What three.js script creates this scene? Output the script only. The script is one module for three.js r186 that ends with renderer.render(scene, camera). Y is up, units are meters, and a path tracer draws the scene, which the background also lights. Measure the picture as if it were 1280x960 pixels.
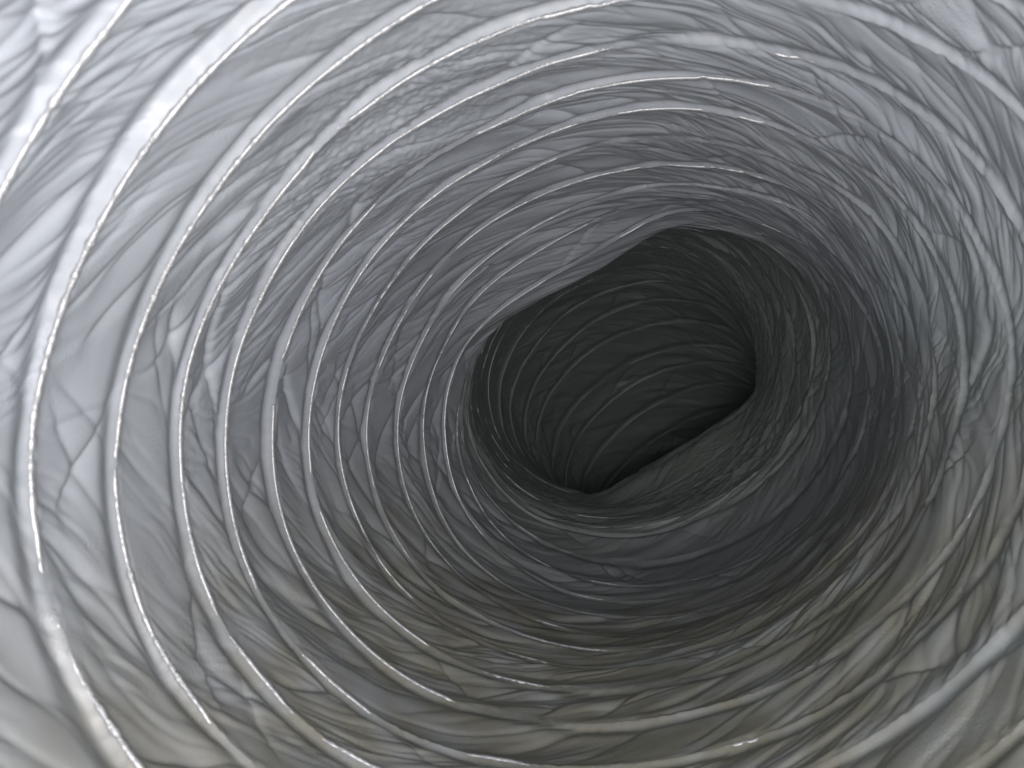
import * as THREE from 'three';

// ---------------------------------------------------------------- camera, lamp, exposure
const scene = new THREE.Scene();
scene.background = new THREE.Color(0x000000);
const camera = new THREE.PerspectiveCamera(50, 1024 / 768, 0.01, 20);
camera.focus = 0.62; camera.userData.fStop = 18;
camera.position.set(0, 0, 0);
camera.lookAt(0, 0, -1);
scene.add(camera);

const renderer = new THREE.WebGLRenderer({ antialias: true });
renderer.setSize(1024, 768);
renderer.toneMapping = THREE.LinearToneMapping;
renderer.toneMappingExposure = 1.0;
renderer.shadowMap.enabled = true;

// the open end of the duct is behind the camera; the light of the workplace comes in through it
const mouth = new THREE.RectAreaLight(new THREE.Color(1.0, 0.955, 0.966), 14.0, 0.30, 0.26);
mouth.position.set(0.035, -0.05, 0.06);
mouth.lookAt(-0.15, 0.21, -0.45);
scene.add(mouth);

// ---------------------------------------------------------------- numbers
const TAU = Math.PI * 2;
const Q = 1;                        // mesh density
const RX = 0.177, RY = 0.150, ROLL = 0.42;
const PITCH = 0.0445;
const PATH = [                      // centre line: right, up, depth
  [-0.020, -0.010, -0.16], [0.002, -0.010, 0.0], [0.030, -0.010, 0.22], [0.050, -0.010, 0.40], [0.066, -0.012, 0.50], [0.088, -0.017, 0.585], [0.110, -0.019, 0.66],
  [0.125, -0.016, 0.74], [0.128, 0.004, 0.82], [0.128, 0.014, 0.91], [0.133, 0.014, 1.00], [0.150, 0.006, 1.10], [0.200, -0.045, 1.22], [0.270, -0.13, 1.31], [0.35, -0.23, 1.37], [0.44, -0.335, 1.42], [0.54, -0.45, 1.47],
];
const clamp = (x, a, b) => Math.min(b, Math.max(a, x));
const smooth = (a, b, x) => { const t = clamp((x - a) / (b - a), 0, 1); return t * t * (3 - 2 * t); };

// gradient noise, periodic in x with whole period p
function hash(x, y, s) {
  let h = Math.imul(x, 374761393) ^ Math.imul(y, 668265263) ^ Math.imul(s, 2147483647 - 61);
  h = Math.imul(h ^ (h >>> 13), 1274126177); h ^= h >>> 16; h = Math.imul(h, 2246822519); h ^= h >>> 15;
  return h >>> 0;
}
const GX = [], GY = [];
for (let i = 0; i < 64; i++) { GX.push(Math.cos(i / 64 * TAU)); GY.push(Math.sin(i / 64 * TAU)); }
function noise(x, y, p, s) {
  const xi = Math.floor(x), yi = Math.floor(y), fx = x - xi, fy = y - yi;
  const a = ((xi % p) + p) % p, b = (a + 1) % p;
  const u = fx * fx * fx * (fx * (fx * 6 - 15) + 10), v = fy * fy * fy * (fy * (fy * 6 - 15) + 10);
  const g = (cx, cy, dx, dy) => { const k = hash(cx, cy, s) & 63; return GX[k] * dx + GY[k] * dy; };
  const n0 = g(a, yi, fx, fy) * (1 - u) + g(b, yi, fx - 1, fy) * u;
  const n1 = g(a, yi + 1, fx, fy - 1) * (1 - u) + g(b, yi + 1, fx - 1, fy - 1) * u;
  return 1.5 * (n0 * (1 - v) + n1 * v);
}
const rnd = (i, s) => hash(i, 77, s) / 4294967296;

// ---------------------------------------------------------------- centre line with frames
const curve = new THREE.CatmullRomCurve3(PATH.map(([x, y, d]) => new THREE.Vector3(x, y, -d)), false, 'centripetal');
curve.arcLengthDivisions = 1200;
const LENGTH = curve.getLength();
const NF = 900, frames = [];
{
  let up = new THREE.Vector3(0, 1, 0);
  for (let i = 0; i <= NF; i++) {
    const t = curve.getTangentAt(i / NF), p = curve.getPointAt(i / NF);
    const r = new THREE.Vector3().crossVectors(t, up).normalize();
    up = new THREE.Vector3().crossVectors(r, t).normalize();
    frames.push({ p, t, r, up: up.clone() });
  }
}
const _f = { p: new THREE.Vector3(), r: new THREE.Vector3(), up: new THREE.Vector3() };
function frameAt(s) {
  const x = clamp(s / LENGTH, 0, 1) * NF, i = Math.min(NF - 1, Math.floor(x)), f = x - i, A = frames[i], B = frames[i + 1];
  _f.p.lerpVectors(A.p, B.p, f); _f.r.lerpVectors(A.r, B.r, f); _f.up.lerpVectors(A.up, B.up, f);
  return _f;
}
// rib positions along the centre line and their own small tilts
const KINKS = [{ s: 0.865, w0: 0.13, w1: 0.06, n: [-0.49, 0.872], to: 0.108 }, { s: 1.205, w0: 0.09, w1: 0.10, n: [0.51, -0.86], to: 0.096 }];   // s counts from the mouth
const ribs = [];
for (let s = 0.034, i = 0; s < LENGTH - 0.02; i++) {
  ribs.push({ s, ta: (rnd(i, 1) - 0.5) * 0.010, tb: (rnd(i, 2) - 0.5) * 0.010 });
  s += PITCH * (0.90 + 0.2 * rnd(i, 3));
}
for (const q of ribs) if (Math.abs(q.s - 0.40) < 0.02) q.s += 0.008;
const NR = ribs.length;
const ribS = (i, th) => ribs[i].s + ribs[i].ta * Math.cos(th) + ribs[i].tb * Math.sin(th);
const cR = Math.cos(ROLL), sR = Math.sin(ROLL);
function place(s, th, inward, out) {                       // th is seen from the camera: 0 right, counter-clockwise
  const f = frameAt(s);
  const wob = 1 + 0.013 * noise(th / TAU * 3, s * 3, 3, 9) + 0.006 * noise(th / TAU * 7, s * 14, 7, 10);
  const ct = Math.cos(th - ROLL), st = Math.sin(th - ROLL), a = RX * wob * ct, b = RY * wob * st;
  let x = a * cR - b * sR, y = a * sR + b * cR, nx = ct * cR - st * sR, ny = ct * sR + st * cR;
  for (const k of KINKS) {                                 // the wall buckles inward where the duct is bent
    const d = (s - k.s) / (s < k.s ? k.w0 : k.w1), g = Math.exp(-d * d);
    if (g < 0.02) continue;
    const c = x * k.n[0] + y * k.n[1], lim = k.to + (1 - g) * 0.07, over = c - lim;
    const soft = 0.035, push = over > soft ? over - soft * 0.5 : over > 0 ? over * over / (2 * soft) : 0;
    const t = clamp(over / 0.03, 0, 1) * 0.8;
    x -= k.n[0] * push * 0.92; y -= k.n[1] * push * 0.92;
    nx = nx * (1 - t) + k.n[0] * t; ny = ny * (1 - t) + k.n[1] * t;
  }
  x -= nx * inward; y -= ny * inward;
  return out.set(f.p.x + f.r.x * x + f.up.x * y, f.p.y + f.r.y * x + f.up.y * y, f.p.z + f.r.z * x + f.up.z * y);
}

// ---------------------------------------------------------------- how the cloth stands between two ribs (metres, inward positive)
function crease(n, w) { return Math.exp(-(n * n) / (w * w)); }
const groove = (n, w) => { const t = 1 - Math.abs(n) / w; return t > 0 ? t * (0.35 + 0.65 * t) : 0; };
function cloth(i, u, th) {
  const a = th / TAU, S = Math.sin(th + 0.12);
  const edge = smooth(0, 0.08, u) * (1 - smooth(0.93, 1, u));
  const right = smooth(-0.25, 0.8, Math.cos(th - 0.1));    // the slack side of the duct, more crumpled
  const soft = smooth(-0.25, 0.65, Math.cos(th + 0.05));      // right and bottom: the wire hardly shows through
  const k = 3.5 * S / Math.sqrt(S * S + 0.12) + 1.5 * noise(a * 7, i * 0.7, 7, 25), q = k * (u - 0.5);
  // belly: a little in behind the rib, then out into the trough in front of the next one
  const v1 = 1 + 1.3 * noise(a * 9, i * 0.8, 9, 21), v2 = clamp(1 + 1.3 * noise(a * 11 + 0.3 * q, i * 0.9, 11, 22), 0.2, 2.0);
  let h = 0.0004 * v1 * smooth(0, 0.07, u) * (1 - smooth(0.10, 0.95, u));
  const tp = 0.915 + 0.035 * noise(a * 14, i * 1.3, 14, 23);
  const near = 1 - smooth(0.42, 0.80, ribs[i].s);               // stretched tauter further in
  h -= 0.0019 * (1 - 0.25 * soft) * (0.60 + 0.40 * near) * v2 * smooth(0.66, tp, u) * (1 - smooth(tp, 1.0, u));
  h += 0.0026 * noise(a * 13 + 0.45 * q, i * 1.1 + u * 0.5, 13, 24) * Math.sin(Math.PI * u);
  h += (0.0024 + 0.0012 * (1 - near)) * (0.7 + 0.3 * v1) * smooth(0, 1, u * 0.8 + 0.1) * u * (1 - smooth(tp - 0.20, tp + 0.03, u));
  // slanting folds, drawn straight from rib to rib
  const wx = 0.16 * noise(a * 40, u * 1.2 + i * 3.7, 40, 26);
  const n1 = noise(a * 30 + q + wx, u * 0.45 + i * 5.3, 30, 27), m1 = smooth(-0.40, 0.20, noise(a * 17 + 0.5 * q, u * 0.7 + i * 2.9, 17, 28));
  h += edge * (0.0013 * n1 - 0.0009 * m1 * groove(n1, 0.17));
  const n2 = noise(a * 64 + q * 1.4 + 2 * wx, u * 0.6 + i * 7.1, 64, 29);
  const m2 = smooth(-0.25, 0.35, noise(a * 12 + 0.3 * q, i * 3.1 + u, 12, 30) + 0.25 * right);
  h += edge * m2 * (0.0004 * n2 - 0.0006 * groove(n2, 0.24));
  const n3 = noise(a * 120 + q * 2.2 + 5 * wx, u * 1.2 + i * 9.7, 120, 31);
  h -= edge * 0.0005 * groove(n3, 0.3) * m2;
  h -= edge * (0.50 + 0.20 * near - 0.26 * right) * slits(i, u, th);
  h += edge * grainPatch(i, u, th);
  // fine gathers where the film is drawn over the wire
  const ri = u > 0.5 ? i + 1 : i, ga = noise(a * 320, ri * 4.4, 320, 32) + 0.6 * noise(a * 190, ri * 3.3, 190, 33);
  h += edge * crinkled(i, u, th) + 0.00038 * ga * (smooth(0.89, 0.98, u) + 1 - smooth(0.0, 0.06, u));
  const e0 = u * PITCH / 0.0028, e1 = (1 - u) * PITCH / 0.0016;
  h += 0.0004 * (1 - 0.4 * soft) * (0.6 + 0.4 * near) * (Math.exp(-e0 * e0) + Math.exp(-e1 * e1));
  return h + ribLift(i + u, th);
}
// single sharp creases that start in the trough and run slantwise back across the panel
const SLITS = [];
for (let i = 0; i < 90; i++) {
  const list = []; let a = rnd(i, 80) * 0.03, j = 0;
  while (a < 0.998) {
    const q = i * 131 + j++, th = a * TAU, S = Math.sin(th + 0.12), turn = Math.abs(S) < 0.22 ? (rnd(q, 81) < 0.5 ? 1 : -1) : Math.sign(S);
    list.push({ a, dir: -turn * (rnd(q, 82) < 0.14 ? -1 : 1), L: 0.026 + 0.060 * rnd(q, 83), u0: 0.02 + 0.40 * rnd(q, 84) ** 1.7, A: 0.0014 + 0.0044 * rnd(q, 85) ** 1.5, bend: (rnd(q, 86) - 0.5) * 0.03, w: 0.8 + 0.7 * rnd(q, 87), side: rnd(q, 88) < 0.75 ? 1 : -1 });
    a += 0.016 + 0.042 * rnd(q, 89);
  }
  SLITS.push(list);
}
function slits(i, u, th) {
  const a = th / TAU; let h = 0;
  for (const c of SLITS[i % 90]) {
    if (u < c.u0) continue;
    let d = a - c.a - c.dir * (c.L * (u - 0.9) + c.bend * (u - 0.2) * (u - 0.9));
    d -= Math.round(d); if (d > 0.035 || d < -0.035) continue;
    const slope = PITCH / (c.L * 1.03), m = d * 1.03 * slope / Math.sqrt(1 + slope * slope) * c.side * c.dir;
    const f = smooth(c.u0, c.u0 + 0.25, u) * (1 - 0.75 * smooth(0.5, 0.95, u));
    h += c.A * f * (m > 0 ? Math.exp(-m / (0.0013 * c.w)) : Math.exp(m / (0.0042 * c.w)));
  }
  return Math.min(h, 0.005);
}
// grainy crushed film high on the left
function grainPatch(i, u, th) {
  const s = ribs[i].s + u * PITCH; if (s > 0.66) return 0;
  const a = th / TAU, da = (th - 2.2) / 0.36, ds = (s - 0.50) / 0.055;
  const w = Math.exp(-da * da - ds * ds) + 0.3 * smooth(0.22, 0.5, noise(a * 8, s * 9, 8, 91)) * smooth(0.2, 0.8, -Math.cos(th));
  return w < 0.03 ? 0 : Math.min(1, w) * 0.0006 * (noise(a * 400, s * 330, 400, 92) + 0.8 * noise(a * 230, s * 260, 230, 93));
}
// past the first bend the film is crushed into small facets
const CRUSHED = [[5.45, 1.08, 0.50, 0.10], [0.55, 1.20, 0.2, 0.07], [3.35, 1.42, 0.35, 0.07]];   // where, and how wide
function crinkled(i, u, th) {
  const s = ribs[i].s + u * PITCH;
  if (s < 0.9 || s > 1.7) return 0;
  let w = 0;
  for (const [t0, s0, dt, ds] of CRUSHED) { let d = th - t0; d -= Math.round(d / TAU) * TAU; w += Math.exp(-((d / dt) ** 2) - ((s - s0) / ds) ** 2); }
  if (w < 0.04) return 0;
  const a = th / TAU;
  return Math.min(1, w) * 0.7 * (0.0028 * Math.abs(noise(a * 90 + u * 1.5, u * 6.5 + i * 3, 90, 36)) + 0.0030 * Math.abs(noise(a * 50 - 1.5 * u, u * 3.7 + i * 3, 50, 40)));
}
// slack film and bent wire: the whole line wanders in and out
function ribLift(x, th) {
  const a = th / TAU, slack = smooth(-0.45, 0.65, Math.cos(th - 0.35));
  let h = 0.0020 * noise(a * 11, x * 0.62, 11, 34);
  if (slack > 0) {                                         // long folds that run on over several ribs
    const top = smooth(-0.35, 0.35, Math.sin(th - 0.1)), wv = 0.5 * noise(a * 20, x * 0.9, 20, 37);
    const f = top > 0 ? noise(a * 28 + 1.9 * x + wv, x * 0.35, 28, 38) : 0, g = top < 1 ? noise(a * 28 - 1.9 * x + wv, x * 0.35, 28, 39) : 0;
    h += slack * (0.0009 * (f * top + g * (1 - top)) - 0.0008 * (top * groove(f, 0.22) + (1 - top) * groove(g, 0.22)));
  }
  return h;
}

// ---------------------------------------------------------------- materials
function grain(size, fn) {
  const d = new Uint8Array(size * size * 4);
  for (let y = 0; y < size; y++) for (let x = 0; x < size; x++) {
    const c = clamp(fn(x / size, y / size), 0, 1) * 255, o = (y * size + x) * 4;
    d[o] = d[o + 1] = d[o + 2] = c; d[o + 3] = 255;
  }
  const t = new THREE.DataTexture(d, size, size, THREE.RGBAFormat);
  t.wrapS = t.wrapT = THREE.RepeatWrapping; t.magFilter = THREE.LinearFilter; t.minFilter = THREE.LinearMipmapLinearFilter; t.generateMipmaps = true; t.needsUpdate = true;
  return t;
}
const per = (x, y, f, s) => {                               // tiles both ways
  const w = y, A = noise(x * f, y * f, f, s), B = noise(x * f, (y - 1) * f, f, s);
  return A * (1 - w) + B * w;
};
const crinkle = grain(768, (x, y) => {
  const patch = smooth(0.0, 0.55, per(x, y, 4, 41) + 0.5 * per(x, y, 9, 42));
  const fine = 0.55 * Math.abs(per(x, y, 110, 43)) + 0.5 * Math.abs(per(x, y, 190, 44));
  return 0.5 + 0.05 * per(x, y, 24, 45) + (0.10 + 0.6 * patch) * (fine - 0.25);
});
const gloss = grain(512, (x, y) => 0.72 - 0.16 * smooth(0.05, 0.5, per(x, y, 5, 51)) + 0.22 * per(x, y, 60, 52));
gloss.repeat.set(3 / 7, 0.43);
const filmMat = new THREE.MeshPhysicalMaterial({ color: 0xffffff, vertexColors: true, roughness: 0.62, metalness: 0.0, roughnessMap: gloss, bumpMap: crinkle, bumpScale: 0.0004, clearcoat: 0.14, clearcoatRoughness: 0.28, side: THREE.DoubleSide });
filmMat.roughness = 0.85;
const ribMat = new THREE.MeshPhysicalMaterial({ color: new THREE.Color(0.34, 0.35, 0.355), roughness: 0.36, metalness: 0.3, bumpMap: crinkle, bumpScale: 0.0008, clearcoat: 0.6, clearcoatRoughness: 0.16, side: THREE.DoubleSide });

const crushedMat = filmMat.clone();
crushedMat.roughnessMap = null; crushedMat.roughness = 0.24; crushedMat.metalness = 0.2;
const turnMat = crushedMat.clone(); turnMat.metalness = 0.1; turnMat.roughness = 0.26; turnMat.clearcoat = 1; turnMat.clearcoatRoughness = 0.13; crushedMat.roughness = 0.45;
const deepRibMat = ribMat.clone(); deepRibMat.roughness = 0.5; deepRibMat.clearcoat = 0.1; crushedMat.clearcoat = 0;
function tint(s, th, i, u) {                                // grey film, dusty along the bottom, faintly mottled
  const a = th / TAU, low = Math.max(smooth(-0.25, 0.85, -Math.sin(th - 0.1)), 0.55 * smooth(0.45, 0.95, Math.cos(th + 0.75)));
  const dust = clamp(low * (1 - 0.75 * smooth(0.70, 0.92, s)) * (0.86 + 0.28 * noise(a * 14, s * 16, 14, 61) + 0.4 * noise(a * 50, s * 50, 50, 62)), 0, 1);
  const cool = 0.5 + 0.5 * noise(a * 4 + 0.3, s * 4, 4, 63);
  const m = 1 + 0.06 * noise(a * 30, s * 28, 30, 64);
  const rt = Math.max(0.5 * smooth(0.2, 0.9, Math.cos(th + 0.5)) * (0.4 + 0.6 * cool), smooth(0.80, 1.05, s));
  const base = [0.276 - 0.013 * rt, 0.299, 0.314 + 0.02 * cool - 0.038 * rt], brown = [0.140, 0.128, 0.078];
  return base.map((c, j) => m * (c * (1 - 0.75 * dust) + brown[j] * 0.75 * dust));
}

// ---------------------------------------------------------------- the duct
const duct = new THREE.Group();
duct.name = 'flexible_duct';
duct.userData = { label: 'grey ribbed flexible air duct seen from inside, crumpled film bending out of sight', category: 'air duct' };
scene.add(duct);
const part = (name, geo, mat) => { const m = new THREE.Mesh(geo, mat); m.name = name; m.castShadow = m.receiveShadow = true; duct.add(m); return m; };
const num = (name, i) => i ? `${name}_${String(i).padStart(3, '0')}` : name;

function gridGeo(nt, ns, point, color, uvf) {
  const P = new Float32Array((nt + 1) * (ns + 1) * 3), C = color ? new Float32Array(P.length) : null, U = new Float32Array((nt + 1) * (ns + 1) * 2), v = new THREE.Vector3(), idx = [];
  for (let j = 0, o = 0; j <= ns; j++) for (let k = 0; k <= nt; k++, o++) {
    const th = (k % nt) / nt * TAU, u = j / ns;
    point(u, th, v); P.set([v.x, v.y, v.z], o * 3);
    if (C) C.set(color(u, th), o * 3);
    U.set(uvf(u, k / nt), o * 2);
    if (j < ns && k < nt) { const q = o + nt + 1; idx.push(o, o + 1, q, o + 1, q + 1, q); }
  }
  const g = new THREE.BufferGeometry();
  g.setAttribute('position', new THREE.BufferAttribute(P, 3));
  g.setAttribute('uv', new THREE.BufferAttribute(U, 2));
  if (C) g.setAttribute('color', new THREE.BufferAttribute(C, 3));
  g.setIndex(idx); g.computeVertexNormals();
  const N = g.attributes.normal;
  for (let j = 0; j <= ns; j++) {
    const a = j * (nt + 1), b = a + nt, n = new THREE.Vector3(N.getX(a) + N.getX(b), N.getY(a) + N.getY(b), N.getZ(a) + N.getZ(b)).normalize();
    N.setXYZ(a, n.x, n.y, n.z); N.setXYZ(b, n.x, n.y, n.z);
  }
  return g;
}
for (let i = 0; i < NR - 1; i++) {
  const near = ribs[i].s < 0.62 ? 1 : ribs[i].s < 1.0 ? 0.7 : ribs[i].s < 1.4 ? 0.6 : 0.4;
  const nt = Math.round(1200 * near * Q), ns = Math.round(48 * near * Q);
  const geo = gridGeo(nt, ns, (u, th, v) => {
    const s0 = ribS(i, th), s1 = ribS(i + 1, th);
    place(s0 + (s1 - s0) * u, th, cloth(i, u, th), v);
  }, (u, th) => tint(ribs[i].s + PITCH * u, th, i, u), (u, a) => [a * 7, (ribs[i].s + PITCH * u) / 0.147]);
  part(num('fabric_panel', i), geo, ribs[i].s > 1.24 ? crushedMat : ribs[i].s > 0.98 ? turnMat : filmMat);
}
for (let i = 0; i < NR; i++) {
  const near = ribs[i].s < 0.62 ? 1 : 0.6;
  const geo = gridGeo(Math.round(1100 * near * Q), 8, (u, th, v) => {
    const a = th / TAU, g = 0.0006 * noise(a * 340, i * 3.1, 340, 71) + 0.0003 * noise(a * 150, i * 5.1 + 2 * Math.abs(u - 0.5), 150, 72);
    const bare = smooth(-0.15, 0.6, -Math.cos(th + 0.25) + 1.6 * noise(a * 23, i * 2.7, 23, 73));
    const r = (0.0007 + 0.0003 * bare + g * (0.25 + 0.65 * bare * (1 - smooth(0.38, 0.6, ribs[i].s)))), ph = u * TAU;
    place(ribS(i, th) + r * 1.1 * Math.cos(ph), th, ribLift(i, th) - 0.0009 - 0.0005 * smooth(-0.25, 0.65, Math.cos(th + 0.1)) + (0.0014 - 0.0007 * smooth(0.45, 0.7, ribs[i].s)) * bare + r * Math.sin(ph), v);
  }, null, (u, a) => [a * 7, u * 0.06]);
  part(num('wire_rib', i), geo, ribs[i].s > 1.24 ? deepRibMat : ribMat);
}

renderer.render(scene, camera);
